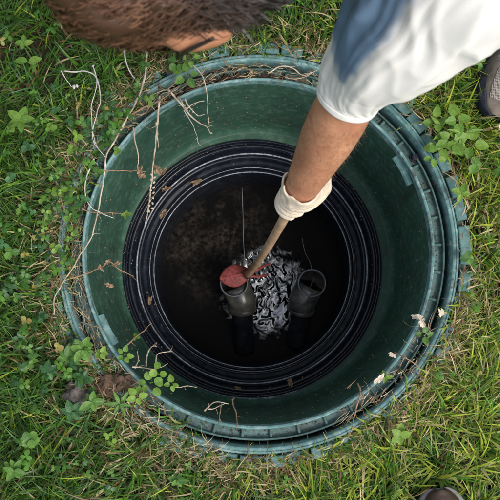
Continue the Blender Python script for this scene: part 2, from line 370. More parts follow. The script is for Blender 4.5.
def lawn(n, r0, r1, tuft=True):
    a = rng.random(n)*2*np.pi; r = np.sqrt(rng.random(n)*(r1*r1-r0*r0)+r0*r0)
    cx, cy = r*np.cos(a), r*np.sin(a); k = 16
    x = np.repeat(cx, k); y = np.repeat(cy, k)
    spread = .009+.012*rng.random(n*k); th = rng.random(n*k)*2*np.pi
    flow = np.repeat(fbm(cx*2, cy*2, 1)*2.6+.4, k); out = np.arctan2(y, x)
    ang = np.where(rng.random(n*k) < .6, th, flow+rng.normal(0, .6, n*k))
    x = x+np.cos(th)*spread; y = y+np.sin(th)*spread; rr = np.hypot(x, y)
    bare = np.clip((np.cos(out-R_(22))-.75)/.15, 0, 1)      # the collar lies open here, elsewhere grass creeps over it
    over = np.clip((np.cos(out-R_(158))-.80)/.1, 0, 1)+np.clip((np.cos(out-R_(232))-.93)/.04, 0, 1)
    keep = rr > .403+.022*bare-.036*over+.010*fbm(x*14, y*14, 2)
    # blades by the rim lean outwards or along it rather than across it
    near = rr < .475
    ang = np.where(near & (rng.random(n*k) < .75), out+rng.normal(0, 1.2, n*k), ang)
    right = 1/(1+np.exp(-(x*1.0-y*.25-.12)*9)); patch = fbm(x*3, y*3, 4); dead = np.exp(-np.maximum(rr-.425, 0)/.035)*(.35+.65*(fbm(x*5, y*5, 6) > -.1))
    dead = dead+.6*np.exp(-((x+.2)**2+(y+.44)**2)/.02)+.45*np.exp(-((x-.36)**2+(y+.3)**2)/.008)
    dirt = np.exp(-((x+.47)**2+(y-.38)**2)/.012)
    tl = np.repeat(rng.random(n)**2, k); L = (.028+.045*rng.random(n*k)+.030*tl+.026*right*rng.random(n*k)+.012*patch)*(.5+.5*np.clip((rr-.41)/.06, 0, 1))
    W = .0024+.0026*rng.random(n*k)+.0022*(rng.random(n*k) < .10)
    el = R_(12)+R_(58)*rng.random(n*k); cu = R_(25)+R_(85)*rng.random(n*k)
    wts = np.stack([1.15-.8*right-.2*patch, 1.1+0*x, .75*(1-right)+.12, .07+1.5*right+.2*np.maximum(patch, 0), .03+.8*dead+.08*right, .05+.7*dead+.5*dirt+.06*right], 1).clip(.01)
    c = pick([DARK, MID, COOL, YEL, STRAW, BROWN], wts)*(.55+.9*rng.random((n*k, 1)))*np.repeat(.7+.6*rng.random(n), k)[:, None]
    tip = c*.8+np.array((.28, .27, .05))*.2
    z = np.where(rr < .42, .010, lawn_h(x, y)*np.clip((rr-.418)/.1, 0, 1)-.004)
    keep &= ~((dirt > .55) & (rng.random(n*k) < .6))
    for sx, sy, sa, sl, sw in SHOES:                    # no blades through the shoes
        ux = (x-sx)*math.cos(sa)+(y-sy)*math.sin(sa); uy = -(x-sx)*math.sin(sa)+(y-sy)*math.cos(sa); keep &= ~((ux > -.005) & (ux < sl) & (abs(uy) < sw))
    b = np.stack([x, y, z], 1)[keep]
    return ribbons(b, ang[keep], el[keep], L[keep], W[keep], cu[keep], rng.normal(0, .5, keep.sum()), c[keep], 4, tip[keep])
TOE1, AX1 = at(488, 123, 0.0), math.atan2(.86, .36)
TOE2, AX2 = at(435, 484, 0.0), math.atan2(-1, .1)
SHOES = [(TOE1.x, TOE1.y, AX1, .28, .05), (TOE2.x, TOE2.y, AX2, .28, .047)]
def stuff(name, arrs, m, label, cat):
    Vs, Fs, Cs = [], [], []; o = 0
    for v, f, c in arrs: Vs.append(v); Fs.append(f+o); Cs.append(c); o += len(v)
    ob = mesh(name, np.concatenate(Vs), np.concatenate(Fs), m, col=np.concatenate(Cs)); ob['kind'] = 'stuff'; return tag(ob, label, cat)
stuff('grass', [lawn(700, .362, .425), lawn(5000, .40, 1.0), lawn(8000, 1.0, 2.4), lawn(5500, 2.4, 5.5)], M_blade, 'green and yellowish lawn grass all round the tank opening', 'grass')

# dead straw matted along the rim
def straw(n):
    a = rng.random(n)*2*np.pi; aw = .35+.65*(np.cos(a-4.15) > .75)+.5*(np.cos(a+.65) > .85)+.35*(np.cos(a-1.5) > .8)+.35*(np.cos(a-2.9) > .6)
    k = rng.random(n) < aw; a = a[k]; n = len(a); r = .404-.03*(np.cos(a-R_(158)) > .8)-.02*(np.cos(a-R_(232)) > .9)+np.abs(rng.normal(0, .034, n)); x, y = r*np.cos(a), r*np.sin(a)
    b = np.stack([x, y, .022+.016*rng.random(n)], 1); ang = np.where(rng.random(n) < .5, a+np.pi/2+rng.normal(0, .6, n), rng.random(n)*6.28)
    c = pick([STRAW, BROWN, (.25, .15, .085), (.5, .42, .27)], np.tile([1, .8, 1, .35], (n, 1)))*(.7+.5*rng.random((n, 1)))
    return ribbons(b, ang, R_(-5)+R_(40)*rng.random(n), .015+.04*rng.random(n), .0009+.0016*rng.random(n), R_(-30)+R_(110)*rng.random(n), rng.normal(0, 2.6, n), c, 6)
stuff('dead_grass', [straw(2300)], M_blade, 'brown dead grass stalks matted along the outer rim', 'dead grass')

# clover ground cover
def clover(n, r0, r1, leftw):
    a = rng.random(n)*2*np.pi; r = np.sqrt(rng.random(n)*(r1*r1-r0*r0)+r0*r0); x, y = r*np.cos(a), r*np.sin(a)
    pr = np.where(x < -.2, leftw*np.where(y < -.28, .35, 1), .05)*(fbm(x*6, y*6, 3) > -.2)*(1-.8*np.exp(-((x+.47)**2+(y-.42)**2)/.03)); k = rng.random(n) < pr
    for sx, sy, sa, sl, sw in SHOES:
        ux = (x-sx)*math.cos(sa)+(y-sy)*math.sin(sa); uy = -(x-sx)*math.sin(sa)+(y-sy)*math.cos(sa); k &= ~((ux > -.02) & (ux < sl) & (abs(uy) < sw+.015))
    k &= (np.hypot(x, y) > .42) | (np.cos(np.arctan2(y, x)-R_(160)) > .82)
    x, y = x[k], y[k]; n = len(x)
    z = .028+.032*rng.random(n); rot = rng.random(n)*6.28; sz = .0028+.0046*rng.random(n)**1.4
    out = [(0, 0), (.35, .42), (.85, .62), (1.35, .5), (1.6, .0), (1.35, -.5), (.85, -.62), (.35, -.42)]
    V = []; F = []; C = []
    tx, ty = rng.normal(0, .5, n), rng.normal(0, .5, n)
    col = pick([(.05, .15, .02), (.085, .21, .025), (.16, .29, .04), (.045, .13, .045), (.33, .29, .09)], np.tile([1.2, 1.2, .5, 1, .07], (n, 1)))*(.75+.5*rng.random((n, 1)))
    for j in range(3):
        an = rot+j*2.094+rng.normal(0, .18, n); vv = np.zeros((n, 8, 3), np.float32)
        for q, (u, v) in enumerate(out):
            lx = (u*np.cos(an)-v*np.sin(an))*sz*1.15; ly = (u*np.sin(an)+v*np.cos(an))*sz*1.15
            vv[:, q] = np.stack([x+lx, y+ly, z+tx*lx+ty*ly-.9*sz*(u/1.6)**2*.5+abs(v)*sz*.45], 1)
        V.append(vv.reshape(-1, 3)); C.append((col[:, None, :]*np.array([1.25, 1.0, .9, .82, .95, .82, .9, 1.0])[None, :, None]*(.8+.4*rng.random((n, 1, 1)))).reshape(-1, 3))
        t = np.array([(0, 1, 7), (1, 2, 6), (1, 6, 7), (2, 3, 5), (2, 5, 6), (3, 4, 5)]); F.append(((np.arange(n)*8)[:, None, None]+t[None]).reshape(-1, 3)+j*n*8)
    return np.concatenate(V), np.concatenate(F), np.concatenate(C)
stuff('clover_cover', [clover(900, .360, .43, .95), clover(4600, .40, .95, .85), clover(3000, .95, 2.2, .4)], M_blade, 'small clover leaves spread through the lawn', 'clover')

# ------------------------------------------------------------------ the tank opening
tank = empty('tank_opening', (0, 0, 0), 'round green plastic tank opening with ribbed teal collar set in the lawn', 'tank')
def lp(name, prof, m, rad=.002, n=200, wob=0.0):
    return mesh(name, *lathe(rprof(prof, rad), n, wob=wob), m, tank)
lp('wall', [(.3465, -.004), (.3450, -.012), (.3440, -.06), (.3425, -.22), (.3420, -.300), (.3380, -.326), (.3290, -.3352), (.3270, -.3356)], M_wall, .016, 220)
RO = Vector((-.011, -.007, 0)); RS_ = .985     # the riser does not sit quite in the middle
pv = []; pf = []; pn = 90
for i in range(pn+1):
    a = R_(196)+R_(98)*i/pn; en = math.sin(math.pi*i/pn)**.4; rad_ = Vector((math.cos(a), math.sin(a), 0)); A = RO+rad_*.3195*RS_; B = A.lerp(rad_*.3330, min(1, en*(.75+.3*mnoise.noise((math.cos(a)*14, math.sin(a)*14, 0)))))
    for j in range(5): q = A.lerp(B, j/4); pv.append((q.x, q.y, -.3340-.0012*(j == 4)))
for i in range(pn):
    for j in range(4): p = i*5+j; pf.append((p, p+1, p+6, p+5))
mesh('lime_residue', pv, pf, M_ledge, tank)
lv = []; lf = []; ln_ = 180
for i in range(ln_):
    a = 2*math.pi*i/ln_; rad_ = Vector((math.cos(a), math.sin(a), 0)); A = RO+rad_*.3185*RS_
    for j in range(4): q = A.lerp(rad_*.3300, j/3); lv.append((q.x, q.y, -.3364+.0002*j))
for i in range(ln_):
    for j in range(3): p = i*4+j; n_ = ((i+1) % ln_)*4+j; lf.append((p, p+1, n_+1, n_))
mesh('ledge', lv, lf, M_wall, tank)
lp('inner_lip', [(.3455, -.02), (.3455, .014), (.3505, .016), (.3525, .012), (.3525, -.012)], M_teal, .0016)
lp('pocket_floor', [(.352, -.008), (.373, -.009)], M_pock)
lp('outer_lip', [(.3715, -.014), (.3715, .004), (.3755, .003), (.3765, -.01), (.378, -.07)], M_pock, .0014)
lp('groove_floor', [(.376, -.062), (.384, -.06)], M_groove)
lp('outer_rim', [(.3845, -.07), (.3840, .014), (.3860, .022), (.3905, .0235), (.3915, .0205), (.3930, .0205), (.3940, .0225), (.3975, .0215), (.3990, .017), (.4000, .002)], M_teal, .0016)
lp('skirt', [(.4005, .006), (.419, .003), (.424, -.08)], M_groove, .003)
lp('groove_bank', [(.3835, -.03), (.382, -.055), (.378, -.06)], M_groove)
def wedge(r0, r1, da, z0, z1, bev=.0015, top=.9):
    V = []; F = []
    for (zz, sh) in ((z0, 0), (z1-bev, 0), (z1, bev)):
        for (r, s) in ((r0+sh, -1), (r1-sh*2, -1), (r1-sh*2, 1), (r0+sh, 1)):
            a = s*(da-sh/r); V.append((r*math.cos(a), r*math.sin(a), zz))
    for l in (0, 4):
        for k in range(4): F.append((l+k, l+(k+1) % 4, l+4+(k+1) % 4, l+4+k))
    F.append((8, 9, 10, 11)); return V, F
dv = None
for k in range(41):
    a = 2*math.pi*k/41+.03
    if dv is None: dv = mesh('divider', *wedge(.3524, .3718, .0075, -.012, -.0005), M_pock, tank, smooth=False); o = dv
    else: o = dv.copy(); COL.objects.link(o)
    o.rotation_euler.z = a; o.location.z = random.uniform(-.001, .001)
blocks = [mesh('block', *wedge(.4022, .424, .052, -.02, z), M_blk_teal, None, smooth=False) for z in (.017, .013, .019)]
for i, b in enumerate(blocks): put(b, tank)
k = 0; a = .01
while a < 2*math.pi-.05:
    o = blocks[k] if k < 3 else blocks[k % 3].copy()
    if k >= 3: COL.objects.link(o)
    o.rotation_euler.z = a+.052; o.scale.x = 1+random.uniform(-.004, .004); o.location.z = random.uniform(-.003, .002); a += .104+random.choice((.009, .012, .03)); k += 1
# two lugs inside the lip, opposite each other, and a dark bolt in a pocket
for a0 in (29, 208):
    V, F = lathe([(.3445, -.004), (.336, -.006), (.333, -.010), (.336, -.016), (.344, -.016)], 14, R_(a0-5.5), R_(a0+5.5), wob=.006, seed=a0)
    m5 = 5; F.append(tuple(range(m5))); F.append(tuple(14*m5+q for q in range(m5))[::-1]); mesh('lug', V, F, M_blk_teal, tank, smooth=False)
bp = at(415, 157, 0); mesh('bolt', *join(tube([bp+Vector((0, 0, -.015)), bp+Vector((0, 0, .002)), bp+Vector((0, 0, .004))], [.0075, .0075, .005], 6), tube([bp+Vector((0, 0, -.015)), bp+Vector((0, 0, -.004))], [.0105, .0095], 16)), M_navy, tank, smooth=False)

# black corrugated riser inside
riser = empty('riser_ring', (0, 0, -.34), 'black corrugated plastic riser ring with stepped ridges inside the green tank', 'riser')
def rp(name, prof, rad=.003):
    return mesh(name, *lathe(rprof(prof, rad, 4), 220), M_black, riser)      # the riser is moved and scaled as a whole below
rp('outer_ridge', [(.3235, -.345), (.3225, -.331), (.3165, -.329), (.3140, -.341), (.3105, -.341), (.3085, -.334), (.3025, -.334), (.2985, -.350), (.2955, -.356)], .003)
rp('middle_step', [(.2957, -.354), (.2935, -.356), (.2915, -.349), (.2875, -.350), (.2865, -.366), (.2830, -.3665), (.2800, -.385), (.2690, -.392), (.2680, -.402)], .003)
rp('inner_ridge', [(.2682, -.401), (.2655, -.401), (.2645, -.394), (.2610, -.395), (.2598, -.412), (.2570, -.413), (.2560, -.4065), (.2515, -.4075), (.2495, -.43), (.247, -.60)], .0025)

for r0, z0, wd in ((.2895, -.3486, .0019), (.2628, -.3938, .0009), (.2540, -.4061, .0014)):  # pale strips laid on the ridges as painted highlights
    mesh('ridge_glint', *lathe([(r0-wd, z0-.0012), (r0-wd*.5, z0+.0002), (r0+wd*.5, z0+.0002), (r0+wd, z0-.0012)], 220), M_glint, riser)
riser.location += RO; riser.scale = (RS_, RS_, 1)
# ------------------------------------------------------------------ water and the two pipes
WZ = -.545
rc = at(266, 292, WZ); M_water = water_mat()
V = []; F = []; NR, NT = 150, 260
def wave(x, y):
    d = math.hypot(x-rc.x, y-rc.y); e = math.exp(-(d/.13)**4)
    p = Vector((x*38, y*30, 1.0)); n1 = mnoise.noise(p); n2 = mnoise.noise(p*2.3+Vector((5, 0, 0)))
    q = Vector((x*30+1.0*n1, y*21+1.0*n2, 2)); z = e*(.0008*math.sin(d*150+4*n1)+.0066*mnoise.noise(q)+.0011*mnoise.noise(q*2.3+Vector((4, 0, 0))))
    return z+.00010*math.sin(x*60+2*math.sin(y*40))
for i in range(NR+1):
    r = .2455*i/NR
    for k in range(NT):
        a = 2*math.pi*k/NT; x, y = RO.x+r*math.cos(a), RO.y+r*math.sin(a); V.append((x, y, WZ+wave(x, y)))
for i in range(NR):
    for k in range(NT):
        l = (k+1) % NT; F.append((i*NT+k, (i+1)*NT+k, (i+1)*NT+l, i*NT+l))
wt = mesh('water', V, F, M_water); wt['kind'] = 'structure'
def ring_tube(path, rads, n=28):
    return tube(path, rads, n, cap=False)
def make_pipe(top, mid, low, label, slime=False):
    t = empty('drain_pipe', low, label, 'pipe', 'pipes standing in the tank water')
    ax = (mid-low).normalized()
    # shaft: slanting tube, closed look with wall thickness through solidify
    s = mesh('shaft', *ring_tube(spline([low, low.lerp(mid, .5), mid], 10), .0255), M_shaft, t)
    collar = spline([mid-ax*.012, mid, mid+ax*.018, top-Vector((0, 0, .036)), top-Vector((0, 0, .014))], 14)
    c = mesh('collar', *ring_tube(collar, [.0345]*2+[.0352]*2+[.0345]*3+[.0345]*8), M_pipe, t)
    so = mesh('socket', *lathe(rprof([(.0335, -.034), (.0345, -.02), (.0355, -.004), (.0360, 0), (.0335, .0005), (.0318, -.003), (.0312, -.045)], .001), 40), M_pipe, t)
    so.matrix_parent_inverse = Matrix.Identity(4); so.location = top-low
    so.rotation_euler = (R_(-4), 0, 0)
    mr = mesh('mouth_edge', *lathe([(.0362, -.001), (.0356, .0012), (.0340, .0014), (.0334, .0004)], 40), M_crest2, t); mr.matrix_parent_inverse = Matrix.Identity(4); mr.location = top-low; mr.rotation_euler = (R_(-4), 0, 0)
    mesh('bead', *tube([collar[2]+Vector((.0353*math.cos(q), 0, 0))*0+( (lambda a,b: a*math.cos(q)*.0352+b*math.sin(q)*.0352)(ax.cross(Vector((1,0,0))).normalized(), ax.cross(ax.cross(Vector((1,0,0)))).normalized()) ) for q in [i*math.pi/18 for i in range(37)]], .0018, 6), M_pipe, c)
    for o in (s, c):
        md = o.modifiers.new('wall', 'SOLIDIFY'); md.thickness = .003; md.offset = -1
    return t
PT = -.43
make_pipe(at(234, 283, PT), at(242, 306, PT-.055), at(244.5, 350, PT-.125), 'slimy black drain pipe whose mouth the red scoop covers')
make_pipe(at(312, 283, PT), at(302, 306, PT-.055), at(296, 344, PT-.125), 'black drain pipe with clear mouth holding yellow-brown sludge')
sl = at(313, 284, PT-.036); mesh('sludge', *ball((sl.x, sl.y, sl.z), (.0305, .0305, .008), 3, jag=.25, seed=3), simple('sludge', (.03, .026, .006), (.13, .11, .03), 80, .5, .6), [o for o in bpy.data.objects if o.name.startswith('drain_pipe')][-1])
cords = [([(242, 187, -.50), (243, 215, -.49), (243.5, 240, -.47), (245, 264, -.445)], 'long thin grey cord running across the water to the stick'),
         ([(302, 238, -.51), (305, 252, -.49), (310, 262, -.46), (312, 271, -.43)], 'thin grey cord hooked on the rim of the clear-mouthed pipe')]
for pts, lab in cords: tag(mesh('cord', *tube(spline([at(*p) for p in pts], 20), .0008, 6), M_cord), lab, 'cord')

# ------------------------------------------------------------------ stick with red scoop
SB, ST = at(247, 276, -.40), at(296.5, 197, .283)
sdir = (ST-SB).normalized(); STOP = ST+sdir*.05
tool = empty('stick_scoop', SB, 'wooden stick with a red leaf-shaped scoop lowered into the tank', 'scoop')
path = [SB.lerp(STOP, i/24) for i in range(25)]
bend = [p+Vector((.004*math.sin(i/24*3.1), -.003*math.sin(i/24*5), 0)) for i, p in enumerate(path)]
mesh('handle', *tube(bend, [.0082+.0012*i/24+.0006*mnoise.noise((i*.7, 0, 0)) for i in range(25)], 14), M_wood, tool)
# red head: concave leaf with a middle rib
def leaf_blade(tip, root, width, droop, nu=14, nv=8, ribs=0.0):
    V = []; F = []; ax = root-tip; up = Vector((0, 0, 1)); sd_ = ax.cross(up).normalized(); up = sd_.cross(ax).normalized()
    for i in range(nu+1):
        u = i/nu; wdt = width*math.sin(math.pi*min(1, (u*.86+.02))**.85)*(1 if u < .8 else 1)
        for j in range(nv+1):
            v = j/nv*2-1; z = droop*(abs(v)**1.6)*(.3+u*.7)-ribs*(1-abs(math.sin(v*9)))*.5
            V.append(tip+ax*u+sd_*wdt*v+up*(-z+.006*math.exp(-(v/.14)**2)*u))
    for i in range(nu):
        for j in range(nv):
            p = i*(nv+1)+j; F.append((p, p+1, p+nv+2, p+nv+1))
    return V, F
hd = mesh('scoop', *leaf_blade(at(219.5, 279, -.405), at(250, 272.5, -.398), .029, .010, 20, 16, .0016), M_red, tool); sm = hd.modifiers.new('t', 'SOLIDIFY'); sm.thickness = .002
mesh('ferrule', *tube([at(243, 272, -.398), at(248, 274, -.392), at(253, 268, -.372)], [.006, .011, .0105], 14), M_red, tool)
for p in ([(247, 274, -.398), (256, 270, -.40), (264, 266, -.41), (270, 263.5, -.42)], [(248, 275, -.40), (255, 276.5, -.405), (262, 276, -.41), (268, 274.5, -.42)]):
    mesh('prong', *tube(spline([at(*q) for q in p], 12), [.0055-.0026*i/12 for i in range(13)], 8, flat=.6), M_red, tool)

# ------------------------------------------------------------------ the person bending in
person = empty('person', (.45, .62, 0), 'person in white and blue shirt bending over the opening with gloved hand on stick', 'person')
E_, W_ = at(350, 95, .575), at(303.5, 184, .365)
LS = Vector((.215, .245, .80)); NK = Vector((.06, .275, .845)); RS = Vector((-.09, .39, .86)); CH = Vector((.13, .41, .85)); WA = Vector((.24, .60, .86)); PE = Vector((.33, .76, .81))
HD = at(168, -47, .865)
hu = Vector((-.94, -.22, .05)).normalized(); hf = Vector((.0, .22, -.97)); hf = (hf-hu*hf.dot(hu)).normalized(); hs = hf.cross(hu)   # crown, face, person's right
HM = frame3(hs, hf, hu)
def H(x, y, z): return HD+HM @ Vector((x, y, z))
LA, RA = Vector((.60, .46, .09)), Vector((.10, .80, .09)); LK, RK = Vector((.54, .56, .46)), Vector((.13, .68, .46)); LH, RH = PE+Vector((.08, -.06, -.03)), PE+Vector((-.08, .06, -.03))
REl, RW = Vector((-.18, .58, .68)), Vector((.04, .66, .55))
parts = [limb([NK, CH, WA, PE], [.07, .135, .125, .145]), limb([NK, NK.lerp(LS, .5), LS], [.06, .062, .06]), limb([NK, NK.lerp(RS, .5), RS], [.06, .062, .06]),
         limb([LS, LS.lerp(E_, .5), E_], [.055, .046, .0365]), limb([E_, E_.lerp(W_, .22), E_.lerp(W_, .45), W_, W_+(W_-E_).normalized()*.03], [.0365, .0395, .0385, .0272, .026], 20),
         limb([RS, REl], [.057, .044]), limb([REl, RW], [.044, .029]),
         limb([NK, H(0, -.02, -.09)], [.058, .055]),
         ball(HD, (.078, .098, .115), 3, HM), ball(H(0, .045, -.06), (.058, .052, .062), 3, HM),
         limb([H(0, .095, .01), H(0, .118, -.03)], [.011, .016]), limb([H(-.02, .094, -.075), H(.02, .094, -.075)], [.012, .012]),
         ball(H(-.080, -.005, -.012), (.010, .020, .032), 2, HM), ball(H(.080, -.005, -.012), (.010, .020, .032), 2, HM),
         limb([LH, LK], [.085, .058]), limb([LK, LA], [.058, .04]), limb([RH, RK], [.085, .058]), limb([RK, RA], [.058, .04]),
         ball(RW+Vector((.045, 0, -.012)), (.045, .035, .018), 2)]
for q in range(4): parts.append(limb([RW+Vector((.07, -.03+.02*q, -.012)), RW+Vector((.11, -.035+.023*q, -.02)), RW+Vector((.13, -.035+.023*q, -.045))], [.010, .009, .008], 8, 5))
parts.append(limb([RW+Vector((.02, -.03, -.01)), RW+Vector((.06, -.06, -.03))], [.011, .009], 8, 5))
for s in (-1, 1): parts.append(ball(H(s*.032, .083, .0), (.016, .012, .012), 2, HM))
body = mesh('body', *join(*parts), M_skin, person)
md = body.modifiers.new('union', 'REMESH'); md.mode = 'VOXEL'; md.voxel_size = .0055; md.use_smooth_shade = True
md = body.modifiers.new('soften', 'SMOOTH'); md.factor = .6; md.iterations = 5
V = []; F = []; side0 = (W_-E_).normalized()
for q in range(1500):
    u = random.uniform(.12, .92); an = random.uniform(0, 6.283); c = E_.lerp(W_, u); r = .0395 if u < .4 else .0395-.012*(u-.4)/.6
    a1 = side0.cross(Vector((0, 1, 0))).normalized(); a2 = side0.cross(a1); nr = a1*math.cos(an)+a2*math.sin(an); p = c+nr*r; d = (side0*1.0+nr*.25+a1*random.gauss(0, .5)+a2*random.gauss(0, .5)).normalized(); L = random.uniform(.006, .014); sd_ = d.cross(nr).normalized()*.00022; b0 = len(V)
    V += [p-nr*.003-sd_, p-nr*.003+sd_, p+d*L]; F.append((b0, b0+1, b0+2))
mesh('arm_hair', np.array(V), np.array(F), M_hair, body, col=np.tile((.12, .07, .04), (len(V), 1)))
# eyes
for s in (-1, 1): mesh('eye', *ball(H(s*.032, .092, .0), .0085, 2), simple('eye', (.02, .015, .01), (.05, .03, .02), 30, .1, 0), body)
# hair: cap and strands
V = []; F = []; C = []
capV, capF = ball((0, 0, 0), 1, 4)
sel = [i for i, v in enumerate(capV) if v.y < .42+.25*v.z-.35*(v.z < -.2) and not (abs(v.x) > .93+.03*mnoise.noise(v*6) and v.z < .6)]
mp = {o: i for i, o in enumerate(sel)}
def hair_r(v): return 1.04+.10*mnoise.fractal(v*3.5, 1, 2, 4)
cv = [HD+HM @ Vector((capV[i].x*.078, capV[i].y*.098, capV[i].z*.115))*hair_r(capV[i]) for i in sel]
cf = [tuple(mp[i] for i in f) for f in capF if all(i in mp for i in f)]
NAPE = Vector((0, -.028, -.085))
sel2 = [i for i, v in enumerate(capV) if v.y < .15]; mp2 = {o: i+len(sel) for i, o in enumerate(sel2)}
cv += [HD+HM @ (NAPE+Vector((capV[i].x*.065, capV[i].y*.062, capV[i].z*.062))*hair_r(capV[i])) for i in sel2]
cf += [tuple(mp2[i] for i in f) for f in capF if all(i in mp2 for i in f)]
def hair_col(v):
    k = 1/(1+math.exp(-(v.z*1.0-.12+.25*mnoise.noise(v*2))*7)); d = Vector((.022, .018, .018)); br = Vector((.105, .05, .028)); return d.lerp(br, k)
hair = mesh('hair', cv, cf, M_hair, body, col=np.array([hair_col(capV[i])*.55 for i in sel]+[(.016, .015, .018)]*len(sel2)))
pts = []
for q in range(9500):
    while True:
        v = Vector((random.gauss(0, 1), random.gauss(0, 1), random.gauss(0, 1))).normalized()
        if v.y < .42+.25*v.z-.35*(v.z < -.2) and not (abs(v.x) > .93+.03*mnoise.noise(v*6) and v.z < .6): break
    p = HD+HM @ Vector((v.x*.078, v.y*.098, v.z*.115))*1.03; nrm = (p-HD).normalized(); sw = (HM @ Vector((.3*math.sin(v.z*5), -.25+.5*mnoise.noise(v*2.2), -1))).normalized()
    L = random.uniform(.014, .03); col = hair_col(v)*random.uniform(.5, 1.7); wd = random.uniform(.0005, .0010); d = (sw+nrm*random.uniform(.1, .45)+Vector((random.gauss(0, .28), random.gauss(0, .28), random.gauss(0, .28)))).normalized()
    sdv = d.cross(nrm).normalized(); b0 = len(V); p1 = p+d*L*.5+nrm*.004; p2 = p+(d*1.6-nrm*.5).normalized()*L
    V += [p-sdv*wd, p+sdv*wd, p1-sdv*wd, p1+sdv*wd, p2]; C += [col]*5; F += [(b0, b0+1, b0+3), (b0, b0+3, b0+2), (b0+2, b0+3, b0+4)]
mesh('hair_strands', np.array(V), np.array(F), M_hair, hair, col=np.array(C))
# eyeglasses worn on the ears
gl = []
for s in (-1, 1):
    gl.append(tube(spline([H(s*.070, .095, .008), H(s*.087, .04, .008), H(s*.089, -.01, .006), H(s*.086, -.038, -.02)], 16), .0019, 8))
    gl.append(tube([H(s*.036+.025*math.cos(q*math.pi/10), .106, .002+.018*math.sin(q*math.pi/10)) for q in range(21)], .0022, 6, cap=False))
gl.append(tube([H(-.010, .11, .005), H(.010, .11, .005)], .002, 6)); mesh('eyeglasses', *join(*gl), M_lens, person)

# shirt: torso plus right sleeve (voxel union), visible left sleeve as a draped tube
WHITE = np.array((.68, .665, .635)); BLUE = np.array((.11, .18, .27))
sp = [limb([NK+(CH-NK)*.25, CH, WA, PE.lerp(WA, .3)], [.09, .150, .142, .150]), limb([NK.lerp(LS, .25), NK.lerp(LS, .7)], [.075, .070]), limb([NK.lerp(RS, .35), RS, RS.lerp(REl, .55)], [.075, .075, .062])]
sv, sf = join(*sp); shirt = mesh('shirt', sv, sf, simple('white_shirt_cloth', (.68, .67, .65), (.8, .79, .76), 16, .85, .2), person)
md = shirt.modifiers.new('union', 'REMESH'); md.mode = 'VOXEL'; md.voxel_size = .007; md.use_smooth_shade = True
md = shirt.modifiers.new('soften', 'SMOOTH'); md.factor = .6; md.iterations = 8
secs = [(348, 97, .572, 31.5), (354, 86, .592, 34.5), (364, 71, .628, 42), (381, 50, .672, 55), (404, 25, .71, 69), (432, -8, .75, 82), (470, -45, .79, 92), (520, -85, .82, 98)]
cs = [at(a, b, c) for a, b, c, d in secs]; rs = [d/750*(CAM.z-c) for a, b, c, d in secs]
NS, NC = 130, 130; path = spline(cs, NS); V = []; C = []; F = []
def lerp_list(l, u):
    t = u*(len(l)-1); k = min(int(t), len(l)-2); return l[k]*(1-t+k)+l[k+1]*(t-k)
view = Vector((0, 0, 1))
for i, p in enumerate(path):
    u = i/NS; t = (path[min(i+1, NS)]-path[max(i-1, 0)]).normalized()
    a = t.cross(view).normalized(); b = a.cross(t).normalized(); r0 = lerp_list(rs, u)      # a: sideways, b: towards the sky
    for k in range(NC):
        an = 2*math.pi*k/NC; ca, sa = math.cos(an), math.sin(an)
        q = Vector((ca*1.6, sa*1.6, u*4.5)); big = mnoise.noise(q+Vector((3, 1, 0))); fold = mnoise.noise(Vector((ca*3.2+u*2.0, sa*3.2, u*3.0-ca*1.5)))
        ridge = (1-abs(mnoise.noise(Vector((ca*2.2+u*5.5, sa*2.2-u*3, u*2.2+9)))))**3
        hem = math.exp(-u/.05); line = (1-abs(mnoise.noise(Vector((ca*4.2+1.3*u, sa*4.2, u*1.1+4)))))**5; rr = r0*(1-.02*min(1, u*5)+.055*line*min(1, u*7)+.10*big*min(1, u*5)+.06*fold*min(1, u*6)+.06*(ridge-.5)*min(1, u*5)+.02*hem*mnoise.noise(Vector((ca*2, sa*2, 7))))
        rr *= 1+.018*(u < .05)-.012*(.05 < u < .062)
        v = p+a*ca*rr+b*sa*rr*(.96-.12*min(1, u*3)); V.append(v)
        # blue panel along the shoulder side
        bl = (-.15+.30*mnoise.noise(Vector((u*7, ca*2, sa*2))) > ca*-1*-1-.0) if False else None
        C.append((u, ca, sa))
for i in range(NS):
    for k in range(NC):
        l = (k+1) % NC; F.append((i*NC+k, i*NC+l, (i+1)*NC+l, (i+1)*NC+k))
rgb = []
for (u, ca, sa), v in zip(C, V):
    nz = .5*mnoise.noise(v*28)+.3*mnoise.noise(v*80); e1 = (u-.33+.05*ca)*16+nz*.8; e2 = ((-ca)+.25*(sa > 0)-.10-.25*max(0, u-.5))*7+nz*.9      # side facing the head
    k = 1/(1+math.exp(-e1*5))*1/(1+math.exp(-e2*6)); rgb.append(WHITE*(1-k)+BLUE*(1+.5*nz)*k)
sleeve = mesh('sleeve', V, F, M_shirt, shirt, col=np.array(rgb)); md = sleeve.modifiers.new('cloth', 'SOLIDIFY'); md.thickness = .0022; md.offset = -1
# trousers
tp = [limb([WA.lerp(PE, .6), PE], [.15, .16]), limb([LH, LK, LA+Vector((0, 0, .02))], [.105, .082, .07]), limb([RH, RK, RA+Vector((0, 0, .02))], [.105, .082, .07])]
tr = mesh('trousers', *join(*tp), M_trouser, person); md = tr.modifiers.new('union', 'REMESH'); md.mode = 'VOXEL'; md.voxel_size = .01; md.use_smooth_shade = True
md = tr.modifiers.new('soften', 'SMOOTH'); md.iterations = 6
